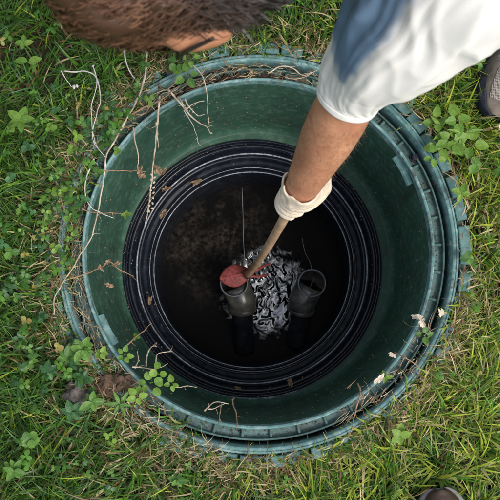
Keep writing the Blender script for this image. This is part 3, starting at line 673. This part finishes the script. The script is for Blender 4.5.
# glove gripping the stick
fd = (W_-E_).normalized()
ga = Vector((.75, .55, 0)); ga = (ga-sdir*ga.dot(sdir)).normalized(); gb = sdir.cross(ga)
gp = []
grip = ST-sdir*.005
for q, (off, ln) in enumerate(((.030, 255), (.010, 275), (-.010, 265), (-.029, 235))):
    c0 = grip+sdir*(off-.01); rr = .0200
    gp.append(limb([c0+ga*.03-gb*.004]+[c0+(ga*math.cos(R_(t))+gb*math.sin(R_(t)))*rr for t in range(35, ln, 32)], [.0112]*4+[.0102, .0095, .009, .0085, .008][:max(2, 3)], 10, 4))
gp.append(limb([grip+ga*.034+sdir*.03, grip+ga*.030-gb*.02+sdir*.035, grip-gb*.024+sdir*.028-ga*.002, grip-ga*.02-gb*.012+sdir*.018], [.016, .0125, .011, .009], 10, 5))
pm = grip+ga*.035; gp.append(limb([W_+fd*.018, pm+sdir*.03], [.0285, .026], 16)); gp.append(limb([pm+sdir*.032, pm-sdir*.038], [.022, .020], 16)); gp.append(limb([pm+sdir*.03-gb*.012, pm-sdir*.034-gb*.01], [.019, .017], 14))
glove = mesh('glove', *join(*gp), M_glove, person); md = glove.modifiers.new('union', 'REMESH'); md.mode = 'VOXEL'; md.voxel_size = .0026; md.use_smooth_shade = True
md = glove.modifiers.new('soften', 'SMOOTH'); md.factor = .5; md.iterations = 3
V = []; F = []; nc = 48; prof = [(-.010, .0300), (-.008, .0318), (-.003, .0322), (.004, .0312), (.010, .0300), (.016, .0292), (.022, .0285)]
ca_ = fd.cross(Vector((0, 1, 0))).normalized(); cb_ = fd.cross(ca_)
for s, r in prof:
    for k in range(nc):
        an = 2*math.pi*k/nc; n = mnoise.noise(Vector((math.cos(an)*2, math.sin(an)*2, s*40))); n2 = mnoise.noise(Vector((math.cos(an)*3, math.sin(an)*3, 4)))
        V.append(W_+fd*(.012+s+.012*n2*(s < .005))+(ca_*math.cos(an)+cb_*math.sin(an))*r*(1+.16*n))
for i in range(len(prof)-1):
    for k in range(nc):
        l = (k+1) % nc; F.append((i*nc+k, i*nc+l, (i+1)*nc+l, (i+1)*nc+k))
cf_ = mesh('cuff', V, F, M_glove, glove); md = cf_.modifiers.new('cloth', 'SOLIDIFY'); md.thickness = .0035
md = cf_.modifiers.new('sub', 'SUBSURF'); md.levels = 1; md.render_levels = 1

# ------------------------------------------------------------------ shoes
def shoe(root, toe, ang, L, Wd, m_up, m_sole, m_edge, trainer, mirror=1):
    """toe at local origin, heel along +x"""
    X = Vector((math.cos(ang), math.sin(ang), 0)); Y = Vector((-math.sin(ang), math.cos(ang), 0))*mirror; toe = Vector((toe.x, toe.y, 0))
    def hw(s): return Wd*(math.sqrt(max(0, 1-(1-min(s/.26, 1))**2.3))*(1-.22*max(0, min(1, (s-.38)/.3)))*(math.sqrt(max(0, 1-max(0, (s-.86)/.14)**2.2))))
    def off(s): return .10*Wd*math.sin(s*3.0)
    def top(s): return .052+.03*min(1, s/.45)+.025*max(0, min(1, (s-.4)/.25)) if s > .06 else .05+.002*s/.06
    def P(s, y, z): return toe+X*(s*L)+Y*(y+off(s))+Vector((0, 0, z))
    ns = 30; SS = [.004+.992*(1-math.cos(math.pi*i/ns))/2 for i in range(ns+1)]
    def shell(grow, z0, z1f, nv, arch):
        V = []; F = []
        for s in SS:
            wv = hw(s)+grow; zt = z1f(s)
            for j in range(nv+1):
                th = math.pi*j/nv; c, sn = math.cos(th), math.sin(th)
                V.append(P(s, wv*math.copysign(abs(c)**arch, c), z0+(zt-z0)*sn**arch))
        for i in range(ns):
            for j in range(nv): p = i*(nv+1)+j; F.append((p, p+nv+1, p+nv+2, p+1))
        return V, F
    so = mesh('sole', *shell(.007, 0, lambda s: .030, 12, .35), m_sole, root)
    ed = mesh('sole_edge', *shell(.009, .022, lambda s: .032+(.012*math.exp(-s/.12) if trainer else 0), 12, .3), m_edge, root)
    up = mesh('upper', *shell(.001, .02, lambda s: top(s)*1.0, 18, .78), m_up, root)
    if trainer:
        V, F = shell(.0045, .025, lambda s: .05+.0*s, 14, .5)
        k = int((ns+1)*.36); V = V[:k*15]; F = [f for f in F if max(f) < k*15]
        for i, v in enumerate(V):           # toe bumper: only the lower flank
            pass
        keep = [f for f in F if all((j % 15) <= 5 or (j % 15) >= 9 for j in f)]
        b = mesh('toe_bumper', V, keep, m_edge, root); md = b.modifiers.new('t', 'SOLIDIFY'); md.thickness = .003
        for (s0, s1, y0, y1) in ((.10, .30, -.62, -.12), (.10, .30, .12, .62), (.36, .55, .45, .8), (.36, .55, -.8, -.45)):
            V = []; F = []
            for i in range(9):
                for j in range(9):
                    s = s0+(s1-s0)*i/8*(1-.0); y = (y0+(y1-y0)*j/8)*(1 if s > .15 else 1); wv = hw(s)+.001; c = max(-1, min(1, y)); th = math.acos(math.copysign(abs(c)**(1/.78), c)); V.append(P(s, wv*y, .02+(top(s)-.02)*math.sin(th)**.78+.0012))
            for i in range(8):
                for j in range(8): p = i*9+j; F.append((p, p+9, p+10, p+1))
            mesh('mesh_panel', V, F, M_perf, up)
        mesh('tab', *ball(P(.34, 0, top(.34)), (.008, .005, .003), 2), M_orange, up)
    for q in range(4):
        s = .40+.06*q; mesh('lace', *tube(spline([P(s, -.6*hw(s), top(s)*.9), P(s, 0, top(s)+.004), P(s+.03, .6*hw(s), top(s)*.9)], 10), .0028, 6), m_edge if trainer else m_sole, up)
    mesh('opening', *tube([P(.62+.17*math.cos(q*math.pi/12)+.08, .52*hw(.7)*math.sin(q*math.pi/12), .098) for q in range(25)], .008, 8, cap=False), m_up, up)
shoe(person, TOE1, AX1, .285, .047, M_shoe, M_navy, M_navy, True)
shoe(person, RA+Vector((-.03, -.17, 0)), R_(80), .285, .047, M_shoe, M_navy, M_navy, True)
s2 = empty('brown_shoe', (TOE2.x, TOE2.y, 0), 'brown shoe with pale sole edge standing alone on the grass', 'shoe')
shoe(s2, TOE2, AX2, .285, .044, M_brownshoe, M_navy, M_sole, False)

# ------------------------------------------------------------------ dry stems hanging over the rim
def zat(px, py, lift=.012):
    p = at(px, py, 0.03); r = math.hypot(p.x, p.y)
    if r > .405: return .038+lift
    if r > .345: return .028+lift
    return .02+lift-min(.22, (.345-r)*1.1)
def stem(branches, label, m=M_stem, rad=.0019, group=None, name='dry_straw', lumps=None, extra=None):
    parts = []; px_ = branches[0][0][0]; rl = random.Random(int(px_*7+branches[0][0][1]))
    for bi, br in enumerate(branches):
        pts = [at(p[0], p[1], p[2] if len(p) > 2 else zat(p[0], p[1])) for p in br]; n = max(8, len(pts)*5); path = spline(pts, n)
        path = [p+Vector((mnoise.noise(p*45), mnoise.noise(p*45+Vector((9, 0, 0))), 0))*.0022 for p in path]
        r = rad*(1 if bi == 0 else .75); parts.append(tube(path, [r*(1-.5*i/n)*(1+.55*mnoise.noise((i*.6+px_, bi*4, 0))) for i in range(n+1)], 7))
        for q in range(max(1, n//9)):                    # fine rootlets
            i = rl.randrange(1, n-1); d = Vector((rl.uniform(-1, 1), rl.uniform(-1, 1), rl.uniform(-.5, .3))).normalized(); L = rl.uniform(.006, .018)
            parts.append(tube(spline([path[i], path[i]+d*L*.5+Vector((rl.uniform(-.003, .003), rl.uniform(-.003, .003), 0)), path[i]+d*L+Vector((0, 0, -.003))], 5), [.0006, .00055, .0005, .0004, .0003, .0002], 5))
    if lumps:
        for (x, y, s) in lumps: c = at(x, y, zat(x, y)); parts.append(ball(c, (s, s*1.5, s*.8), 1, Matrix.Rotation(random.random()*3, 3, 'Z'), jag=.3, seed=x))
    o = mesh(name, *join(*parts), m); return tag(o, label, 'stem', group)
stem([[(147, 50), (144, 80), (133, 108), (118, 135), (106, 157), (104, 178), (99, 206), (95, 223), (90, 240), (80, 255), (70, 272), (56, 294), (54, 315)]], 'long bleached stem running from under the head down along the left rim', M_stem, .0021)
stem([[(124, 46), (125, 58), (129, 70), (134, 78), (140, 84)]], 'short grey stem under the head joining the long bleached stem', M_stem3, .0016)
stem([[(61, 71), (76, 72), (87, 71), (97, 79), (100, 99), (98, 110), (93, 128), (94, 143), (105, 157)], [(93, 66), (97, 82), (92, 105), (92, 127), (97, 146), (105, 157)], [(61, 71), (66, 79), (72, 87)]], 'looped double grey stem with forked end lying on the clover', M_stem3, .0016, lumps=[(74, 87, .0035), (77, 86, .003), (93, 66, .0025)])
stem([[(94, 158), (90, 168), (85, 181), (85, 196), (92, 208), (103, 214), (114, 218)]], 'curved white stem bowing over the green wall beside the black ring', M_stem3, .0016)
stem([[(160, 96), (158, 115), (156, 140), (153, 165), (151, 190), (148, 210), (145, 226)], [(156, 122), (158, 136), (158, 148)]], 'plaited pale seed stalk hanging over the green wall onto the black ring', M_stem, .0022,
     lumps=[(153.2-.19*i*1.0+1.5*(-1)**i, 172+2.6*i, .0028) for i in range(16)])
stem([[(133, 128), (136, 145), (138, 158), (138, 167)]], 'single thin upright straw against the green wall', M_stem, .0017)
stem([[(168, 90), (177, 100), (186, 110), (193, 118), (200, 124), (207, 126), (211, 134)], [(189, 62), (198, 71), (204, 80), (207, 96), (208, 114), (210, 126)], [(185, 98), (188, 105), (192, 110), (198, 116), (205, 114)], [(186, 110), (193, 104), (204, 101)], [(188, 111), (182, 103), (178, 96)]], 'branched bleached root hanging over the upper green wall', M_stem, .0022, name='dry_root', lumps=[(211, 133, .003)])
stem([[(184, 110), (189, 118), (194, 127), (197, 136), (199, 144), (203, 146)]], 'thin grey rootlet below the branched root', M_stem3, .001, name='dry_root')
stem([[(130, 116), (142, 108), (154, 104), (165, 97), (177, 87)], [(150, 105), (146, 112), (141, 114)]], 'kinked tan twig lying across the rim above the pale seed stalk', M_stem2, .0019, name='dry_twig')
stem([[(70, 279), (78, 277), (86, 274), (95, 270), (102, 267), (109, 262), (115, 266), (126, 273), (134, 276)]], 'brown twig with curled leaves reaching over to the black ring', M_stem2, .0016, name='dry_twig')
stem([[(82, 209), (92, 212), (102, 213), (114, 213), (126, 214)]], 'thin red-brown runner carrying a small green leaf over the wall', M_stem2, .0014, name='runner')
stem([[(104, 171), (120, 171), (135, 171), (146, 171)]], 'straight brown twig ending in crumpled leaves by the seed stalk', M_stem2, .0014, name='dry_twig')
stem([[(146, 366), (147, 357), (149, 349), (153, 346), (157, 347)], [(156, 366), (156, 358), (158, 354), (164, 352), (173, 352)], [(132, 367), (142, 367), (152, 369), (161, 367), (168, 363)], [(135, 368), (138, 360), (137, 351)]], 'cluster of pale hooked root ends leaning onto the black ring', M_stem, .0019, name='dry_root')
stem([[(127, 345), (133, 339), (142, 332), (152, 323)]], 'short brown twig with green tip beside the black ring', M_stem2, .0016, name='dry_twig')
stem([[(172, 386), (180, 387), (188, 386), (197, 387)]], 'short straight pale straw on the wet ledge', M_stem, .0013, name='straw')
stem([[(204, 411), (210, 405), (217, 402), (229, 404)], [(208, 409), (216, 408), (226, 403)]], 'pair of pale straws on the lower lip', M_stem, .0015, name='straw')
stem([[(232, 399), (234, 407), (237, 417), (236, 428)]], 'upright red-brown stalk on the lower lip', M_stem2, .0016)
stem([[(222, 404), (220, 412), (219, 424)]], 'short tan stalk beside the red-brown stalk', M_stem2, .0015)
stem([[(358, 383), (360, 392), (358, 402), (355, 413), (353, 426), (350, 434)], [(360, 392), (364, 399), (361, 408)], [(347, 388), (353, 383), (356, 380)]], 'reddish dead stem crossing the lower right lip', M_stem2, .0017)
stem([[(395, 352), (404, 357), (412, 362), (420, 369)], [(404, 357), (400, 366)]], 'forked dead stem across the collar beside the pale leaf scrap', M_stem2, .0016)
stem([[(268, 73), (281, 66), (292, 68), (302, 75), (312, 72)], [(284, 78), (300, 78), (318, 70)]], 'pale root curling over the soil in the upper groove', M_stem, .0016, name='dry_root')
stem([[(222, 57), (228, 66), (238, 68), (252, 70)]], 'brown stem lying in the upper groove', M_stem2, .0014)
stem([[(280, 36), (287, 48), (291, 54), (296, 58)]], 'brown stalk leaning on the upper outer rim', M_stem2, .0016)

# leaf scraps, soil clods, crumbs
def scrap(px, py, z, s, m, label, group=None, name='dead_leaf'):
    n = 22; sd0 = random.random()*50; V = [Vector((0, 0, .1*s))]; F = []
    for ring, f in ((1, .5), (2, 1.0)):
        for k in range(n):
            a = 2*math.pi*k/n; r = s*f*(1+(.75*mnoise.noise((math.cos(a)*1.6+sd0, math.sin(a)*1.6, 0))+.4*mnoise.noise((math.cos(a)*5+sd0, math.sin(a)*5, 2)))*(f > .9))*(1+.5*abs(math.cos(a)))
            V.append(Vector((r*math.cos(a), r*math.sin(a)*.6, s*f*(.5*mnoise.noise((math.cos(a)*1.5, math.sin(a)*1.5+sd0, 3))+.45*mnoise.noise((math.cos(a)*4*f+sd0, math.sin(a)*4, 5))+.35*math.sin(a)**2))))
    F = [(0, k+1, (k+1) % n+1) for k in range(n)]+[(k+1, n+k+1, n+(k+1) % n+1, (k+1) % n+1) for k in range(n)]
    o = mesh(name, V, F, m, smooth=False); o.location = at(px, py, z); o.rotation_euler = (random.uniform(-.4, .4), random.uniform(-.4, .4), random.random()*6.28)
    md = o.modifiers.new('t', 'SOLIDIFY'); md.thickness = .0006; return tag(o, label, 'dead leaf', group)
for (x, y, z, s) in ((101, 268, -.06, .006), (108, 262, -.07, .005), (117, 264, -.1, .006), (109, 285, -.15, .006), (140, 171, -.06, .007), (143, 176, -.08, .006), (158, 170, -.1, .008), (163, 172, -.12, .006)):
    scrap(x, y, zat(x, y)+.006, s, M_dead, 'crumpled brown leaf scrap caught on the stems over the green wall', 'leaf scraps caught over the green wall')
for (x, y, z, s) in ((166, 189, -.345, .008), (196, 182, -.385, .009), (163, 214, -.35, .008), (374, 326, -.355, .008), (238, 388, -.33, .006), (331, 348, -.40, .006), (290, 383, -.335, .008), (150, 300, -.36, .007), (360, 300, -.4, .006)):
    scrap(x, y, z+.004, s, M_dead, 'small brown leaf scrap lying on the black ring', 'leaf scraps lying on the black ring')
for (x, y, s, l) in ((417, 317, .008, 'pale crumpled leaf scrap standing on the inner lip'), (422, 322, .008, 'tan dried leaf stuck behind the pale crumpled scrap'), (379, 379, .007, 'round pale leaf scrap on the lower right lip'), (393, 355, .006, 'tiny pale leaf scrap above the forked dead stem'), (441, 313, .007, 'pink-tan leaf scrap on the outer rim'), (502, 130, .007, 'pale leaf in the grass by the trainer')):
    scrap(x, y, zat(x, y)-.002, s, M_petal, l)
for (x, y, s, l) in ((76, 393, .024, 'grey soil clod among dark weed leaves'), (108, 384, .024, 'brown soil clod beside the pale root cluster'), (122, 383, .016, 'small brown soil clod leaning on the larger brown clod')):
    p = at(x, y, .03); tag(mesh('soil_clod', *ball((p.x, p.y, .022), (s, s*.85, s*.7), 4, jag=.55, seed=x), M_clod2 if x < 90 else M_clod), l, 'soil clod')
p = at(122, 408, .03); tag(mesh('black_stone', *ball((p.x, p.y, .024), (.014, .011, .010), 2, jag=.35, seed=5), M_navy, smooth=False), 'shiny black stone in the straw by the lower left rim', 'stone')
def crumbs(n, fn, smin, smax):
    V = []; F = []
    for q in range(n):
        p = fn(); s = random.uniform(smin, smax)
        if p is None: continue
        b = len(V); rot = Matrix.Rotation(random.random()*6, 3, (random.random(), random.random(), 1))
        for d in ((1, 0, 0), (-.9, .3, 0), (0, 1, .2), (.2, -.9, 0), (0, 0, .7), (0, .1, -.7)): V.append(Vector(p)+rot @ Vector(d)*s*random.uniform(.6, 1.3))
        for t in ((0, 2, 4), (2, 1, 4), (1, 3, 4), (3, 0, 4), (2, 0, 5), (1, 2, 5), (3, 1, 5), (0, 3, 5)): F.append(tuple(b+i for i in t))
    return V, F
def on_wall():
    a = random.random()*6.283; u = random.random(); r = .3425-.013*u-.001; return (r*math.cos(a), r*math.sin(a), -.05-.25*u)
def on_ledge():
    a = random.random()*6.283; r, z = random.choice(((.3105, -.333), (.320, -.330), (.2895, -.349), (.2635, -.394), (.274, -.388), (.3, -.338), (.325, -.326))); return (RO.x+RS_*r*math.cos(a)+random.uniform(-.002, .002), RO.y+RS_*r*math.sin(a), z+.001)
def in_pocket():
    a = random.random()*6.283; r = random.uniform(.354, .371); return (r*math.cos(a), r*math.sin(a), -.008+random.random()*.004)
for nm, arr, m, l in (('wall_crumbs', crumbs(420, on_wall, .0006, .0022), M_crumb, 'light specks of soil stuck to the green wall'), ('ledge_crumbs', crumbs(420, on_ledge, .0006, .0024), M_crumb, 'soil specks scattered on the black ring'), ('pocket_soil', crumbs(900, in_pocket, .0005, .0024), M_clod2, 'dark grit filling the pockets of the collar')):
    o = mesh(nm, *arr, m, smooth=False); o['kind'] = 'stuff'; tag(o, l, 'soil')
# bank of soil in the upper groove and upper left
V = []; F = []; na = 150; nr = 9
for i in range(na+1):
    a = R_(62)+R_(78)*i/na; env = max(0, math.sin(math.pi*i/na))**.35
    for j in range(nr+1):
        r = .3525+.0305*j/nr; z = -.05+env*(.052+.016*mnoise.fractal(Vector((math.cos(a)*30, math.sin(a)*30, j*.7)), 1, 2, 4)-.03*(j/nr)**2.0); V.append((r*math.cos(a), r*math.sin(a), z))
for i in range(na):
    for j in range(nr): p = i*(nr+1)+j; F.append((p, p+nr+1, p+nr+2, p+1))
o = mesh('groove_soil', V, F, M_soil); o['kind'] = 'stuff'; tag(o, 'bank of dark soil filling the upper groove of the collar', 'soil')
def groove_straw(n):
    a = np.concatenate([R_(64)+R_(75)*rng.random(n), R_(165)+R_(75)*rng.random(n), R_(296)+R_(40)*rng.random(n//3)]); n = len(a); r = .352+.032*rng.random(n)
    b = np.stack([r*np.cos(a), r*np.sin(a), .012+.012*rng.random(n)], 1); ang = a+np.pi/2*np.where(rng.random(n) < .5, 1, -1)+rng.normal(0, .35, n)
    c = pick([STRAW, BROWN, (.3, .2, .12), (.55, .47, .34)], np.tile([1, 1, 1, .5], (n, 1)))
    return ribbons(b, ang, R_(-8)+R_(22)*rng.random(n), .015+.035*rng.random(n), .0008+.0013*rng.random(n), R_(-20)+R_(60)*rng.random(n), rng.normal(0, 2.4, n), c, 6)
stuff('groove_litter', [groove_straw(260)], M_blade, 'dead stalks and rootlets lying in the collar groove', 'dead grass')

# ------------------------------------------------------------------ weeds that can be picked out one by one
def leaf_mesh(kind):
    """a leaf along +x, unit length"""
    V = []; F = []; nu = 8
    for i in range(nu+1):
        u = i/nu
        if kind == 'oval': wv = .30*math.sin(math.pi*u**.8)**.8
        elif kind == 'round': wv = .46*math.sqrt(max(0, 1-(2*u-1)**2))
        elif kind == 'lance': wv = .13*math.sin(math.pi*u**.75)
        else: wv = .36*math.sin(math.pi*u**.7)**.7*(1+.18*(i % 2))
        z = -.22*u*u+.05*u
        for v in (-1, -.5, 0, .5, 1): V.append((u, v*wv, z+.10*v*v*wv/.3*.6-.02*(v == 0)))
    for i in range(nu):
        for j in range(4): p = i*5+j; F.append((p, p+5, p+6, p+1))
    return V, F
protos = {}
def weed(px, py, kind, size, n, m, label, group, z=.035, ring=None, tilt=.25, name='weed'):
    c = at(px, py, z); rt = empty(name, (c.x, c.y, 0.0 if z > 0 else z), label, 'weed', group)
    for q in range(n):
        key = (kind, m.name)
        if key not in protos:
            protos[key] = bpy.data.meshes.new('leaf'); V, F = leaf_mesh(kind); protos[key].from_pydata(V, [], F); protos[key].polygons.foreach_set('use_smooth', [True]*len(F)); protos[key].materials.append(m)
        o = bpy.data.objects.new('leaf', protos[key]); COL.objects.link(o); o.parent = rt
        a = 2*math.pi*q/n+random.uniform(-.3, .3); s = size*random.uniform(.75, 1.15); d = (ring or 0)*random.uniform(.4, 1.3)
        o.location = (d*math.cos(a), d*math.sin(a), z-rt.location.z+random.uniform(-.006, .008)); o.scale = (s, s, s); o.rotation_euler = (random.uniform(-.3, .3), random.uniform(-tilt-.15, tilt*.4), a)
    h = z-rt.location.z
    mesh('stem', *tube(spline([rt.location+Vector((random.uniform(-.006, .006), random.uniform(-.006, .006), -.004)), rt.location+Vector((.003, 0, h*.5)), rt.location+Vector((0, 0, h))], 6), .0011, 6), m, rt)
    return rt
G1 = 'clover sprigs among the lawn on the tank side'
spots = [(85, 200), (70, 150), (50, 165), (62, 188), (40, 200), (20, 215), (75, 230), (55, 250), (25, 255), (38, 285), (15, 300), (45, 320), (20, 340), (90, 120), (105, 110), (112, 95), (80, 105), (70, 120), (50, 130), (55, 110), (98, 175), (115, 150), (35, 360), (60, 345), (12, 180), (30, 145), (120, 120), (66, 215), (36, 235), (80, 180), (10, 250), (28, 320), (47, 218)]
for (x, y) in spots:
    lm, lw = random.choice(((M_leafA, 'mid-green'), (M_leafA, 'mid-green'), (M_leafB, 'dark bluish-green'), (M_leafB, 'dark bluish-green'), (M_leafC, 'light yellow-green'), (M_leafC, 'light yellow-green'), (M_leafD, 'withered yellow')))
    weed(x+random.uniform(-3, 3), y+random.uniform(-3, 3), 'round', random.uniform(.008, .0145), 3, lm, lw+' three-leaved clover sprig in the patch beside the pale stems', lw+' clover sprigs beside the pale stems', z=random.uniform(.032, .05), name='clover_sprig')
weed(28, 62, 'oval', .030, 2, M_leafC, 'single upright light green leaf pair by bare soil', None, .05)
weed(24, 44, 'oval', .018, 4, M_leafC, 'small pale green seedling on bare brown soil', None, .05)
weed(20, 120, 'oval', .034, 5, M_leafC, 'broad-leaved light green weed spreading in grass below the upright leaf pair', None, .045)
weed(68, 357, 'oval', .026, 8, M_leafA, 'rosette weed with many pointed leaves above the grey clod', None, .045)
weed(83, 350, 'oval', .024, 6, M_leafA, 'leafy green weed against the teal rim', None, .06)
weed(48, 372, 'oval', .022, 7, M_leafB, 'bluish oval-leaved weed beside the grey clod', None, .04)
weed(84, 378, 'oval', .024, 7, M_leafB, 'dark glossy weed between the two soil clods', None, .045)
weed(72, 412, 'oval', .022, 6, M_leafB, 'dark oval-leaved weed below the grey clod', None, .04)
weed(92, 402, 'oval', .025, 5, M_leafA, 'green weed below the brown clod', None, .05)
weed(102, 353, 'lobed', .017, 5, M_leafC, 'pale lobed weed poking over the inner lip', None, .05)
weed(150, 383, 'round', .016, 6, M_leafC, 'pale green lobed sprig over the lower left lip', None, .03, ring=.010)
weed(158, 374, 'round', .015, 4, M_leafC, 'light green sprig next to the hooked roots', None, .02, ring=.008)
weed(172, 384, 'lobed', .016, 4, M_leafC, 'small light sprig hanging on the wet ledge', None, .0, ring=.006)
weed(138, 396, 'lobed', .017, 5, M_leafC, 'yellow-green sprig above the straw mat', None, .045, ring=.006)
weed(124, 355, 'lobed', .014, 5, M_leafC, 'tiny green sprig beside the left lug', None, .03, ring=.005)
weed(88, 344, 'lobed', .014, 4, M_leafC, 'small green sprig in the left groove', None, .04)
weed(126, 214, 'lobed', .011, 4, M_leafC, 'little green leaf cluster at the runner end', None, -.06)
weed(136, 337, 'lobed', .010, 3, M_leafC, 'minute green tip on the short brown twig', None, -.1)
for i, (x, y, s, n) in enumerate(((444, 130, .03, 5), (452, 140, .028, 5), (440, 145, .024, 4), (462, 134, .03, 4), (436, 122, .022, 4), (434, 158, .016, 4), (448, 152, .024, 4), (457, 120, .028, 4), (470, 145, .026, 4))):
    weed(x, y, 'lance' if i % 3 == 0 else 'lobed', s, n, M_leafC, 'bright yellow-green leafy weed spilling over the collar below the sleeve', 'bright weeds below the sleeve', .05+.01*(i % 2), ring=.008)
weed(462, 193, 'oval', .022, 4, M_leafC, 'light green weed overhanging the outer blocks', None, .045)
weed(468, 258, 'round', .016, 4, M_leafA, 'small round-leaved weed by the outer blocks', None, .045)
weed(476, 165, 'round', .018, 3, M_leafA, 'green clover sprig between the bright weeds and the trainer', None, .045)
weed(385, 377, 'oval', .016, 3, M_leafC, 'small green leaf tuft beside the round pale scrap', None, .03)
weed(425, 335, 'lobed', .016, 4, M_leafA, 'dull green sprig in the lower right groove', None, .03, ring=.006)
weed(178, 62, 'round', .018, 5, M_leafA, 'ivy-like sprig under the head at the rim', None, .04, ring=.010)
weed(186, 75, 'lobed', .020, 5, M_leafA, 'lobed green weed above the branched root', None, .04, ring=.008)
weed(190, 58, 'lobed', .016, 4, M_leafC, 'light green sprig touching the eyeglasses side of the head', None, .045, ring=.008)
weed(120, 404, 'lance', .034, 6, M_leafA, 'narrow-leaved weed beside the black stone', None, .05)
weed(30, 440, 'round', .018, 6, M_leafA, 'round-leaved weed in the grass at the lawn corner', None, .05)
weed(15, 470, 'oval', .024, 6, M_leafA, 'oval-leaved weed in the darkest grass', None, .05)
weed(178, 480, 'oval', .02, 6, M_leafA, 'small rosette weed in the grass below the straw mat', None, .045)
weed(400, 435, 'lobed', .022, 5, M_leafC, 'yellow-green leafy weed in the grass between rim and brown shoe', None, .05)
scn.render.engine = 'CYCLES'
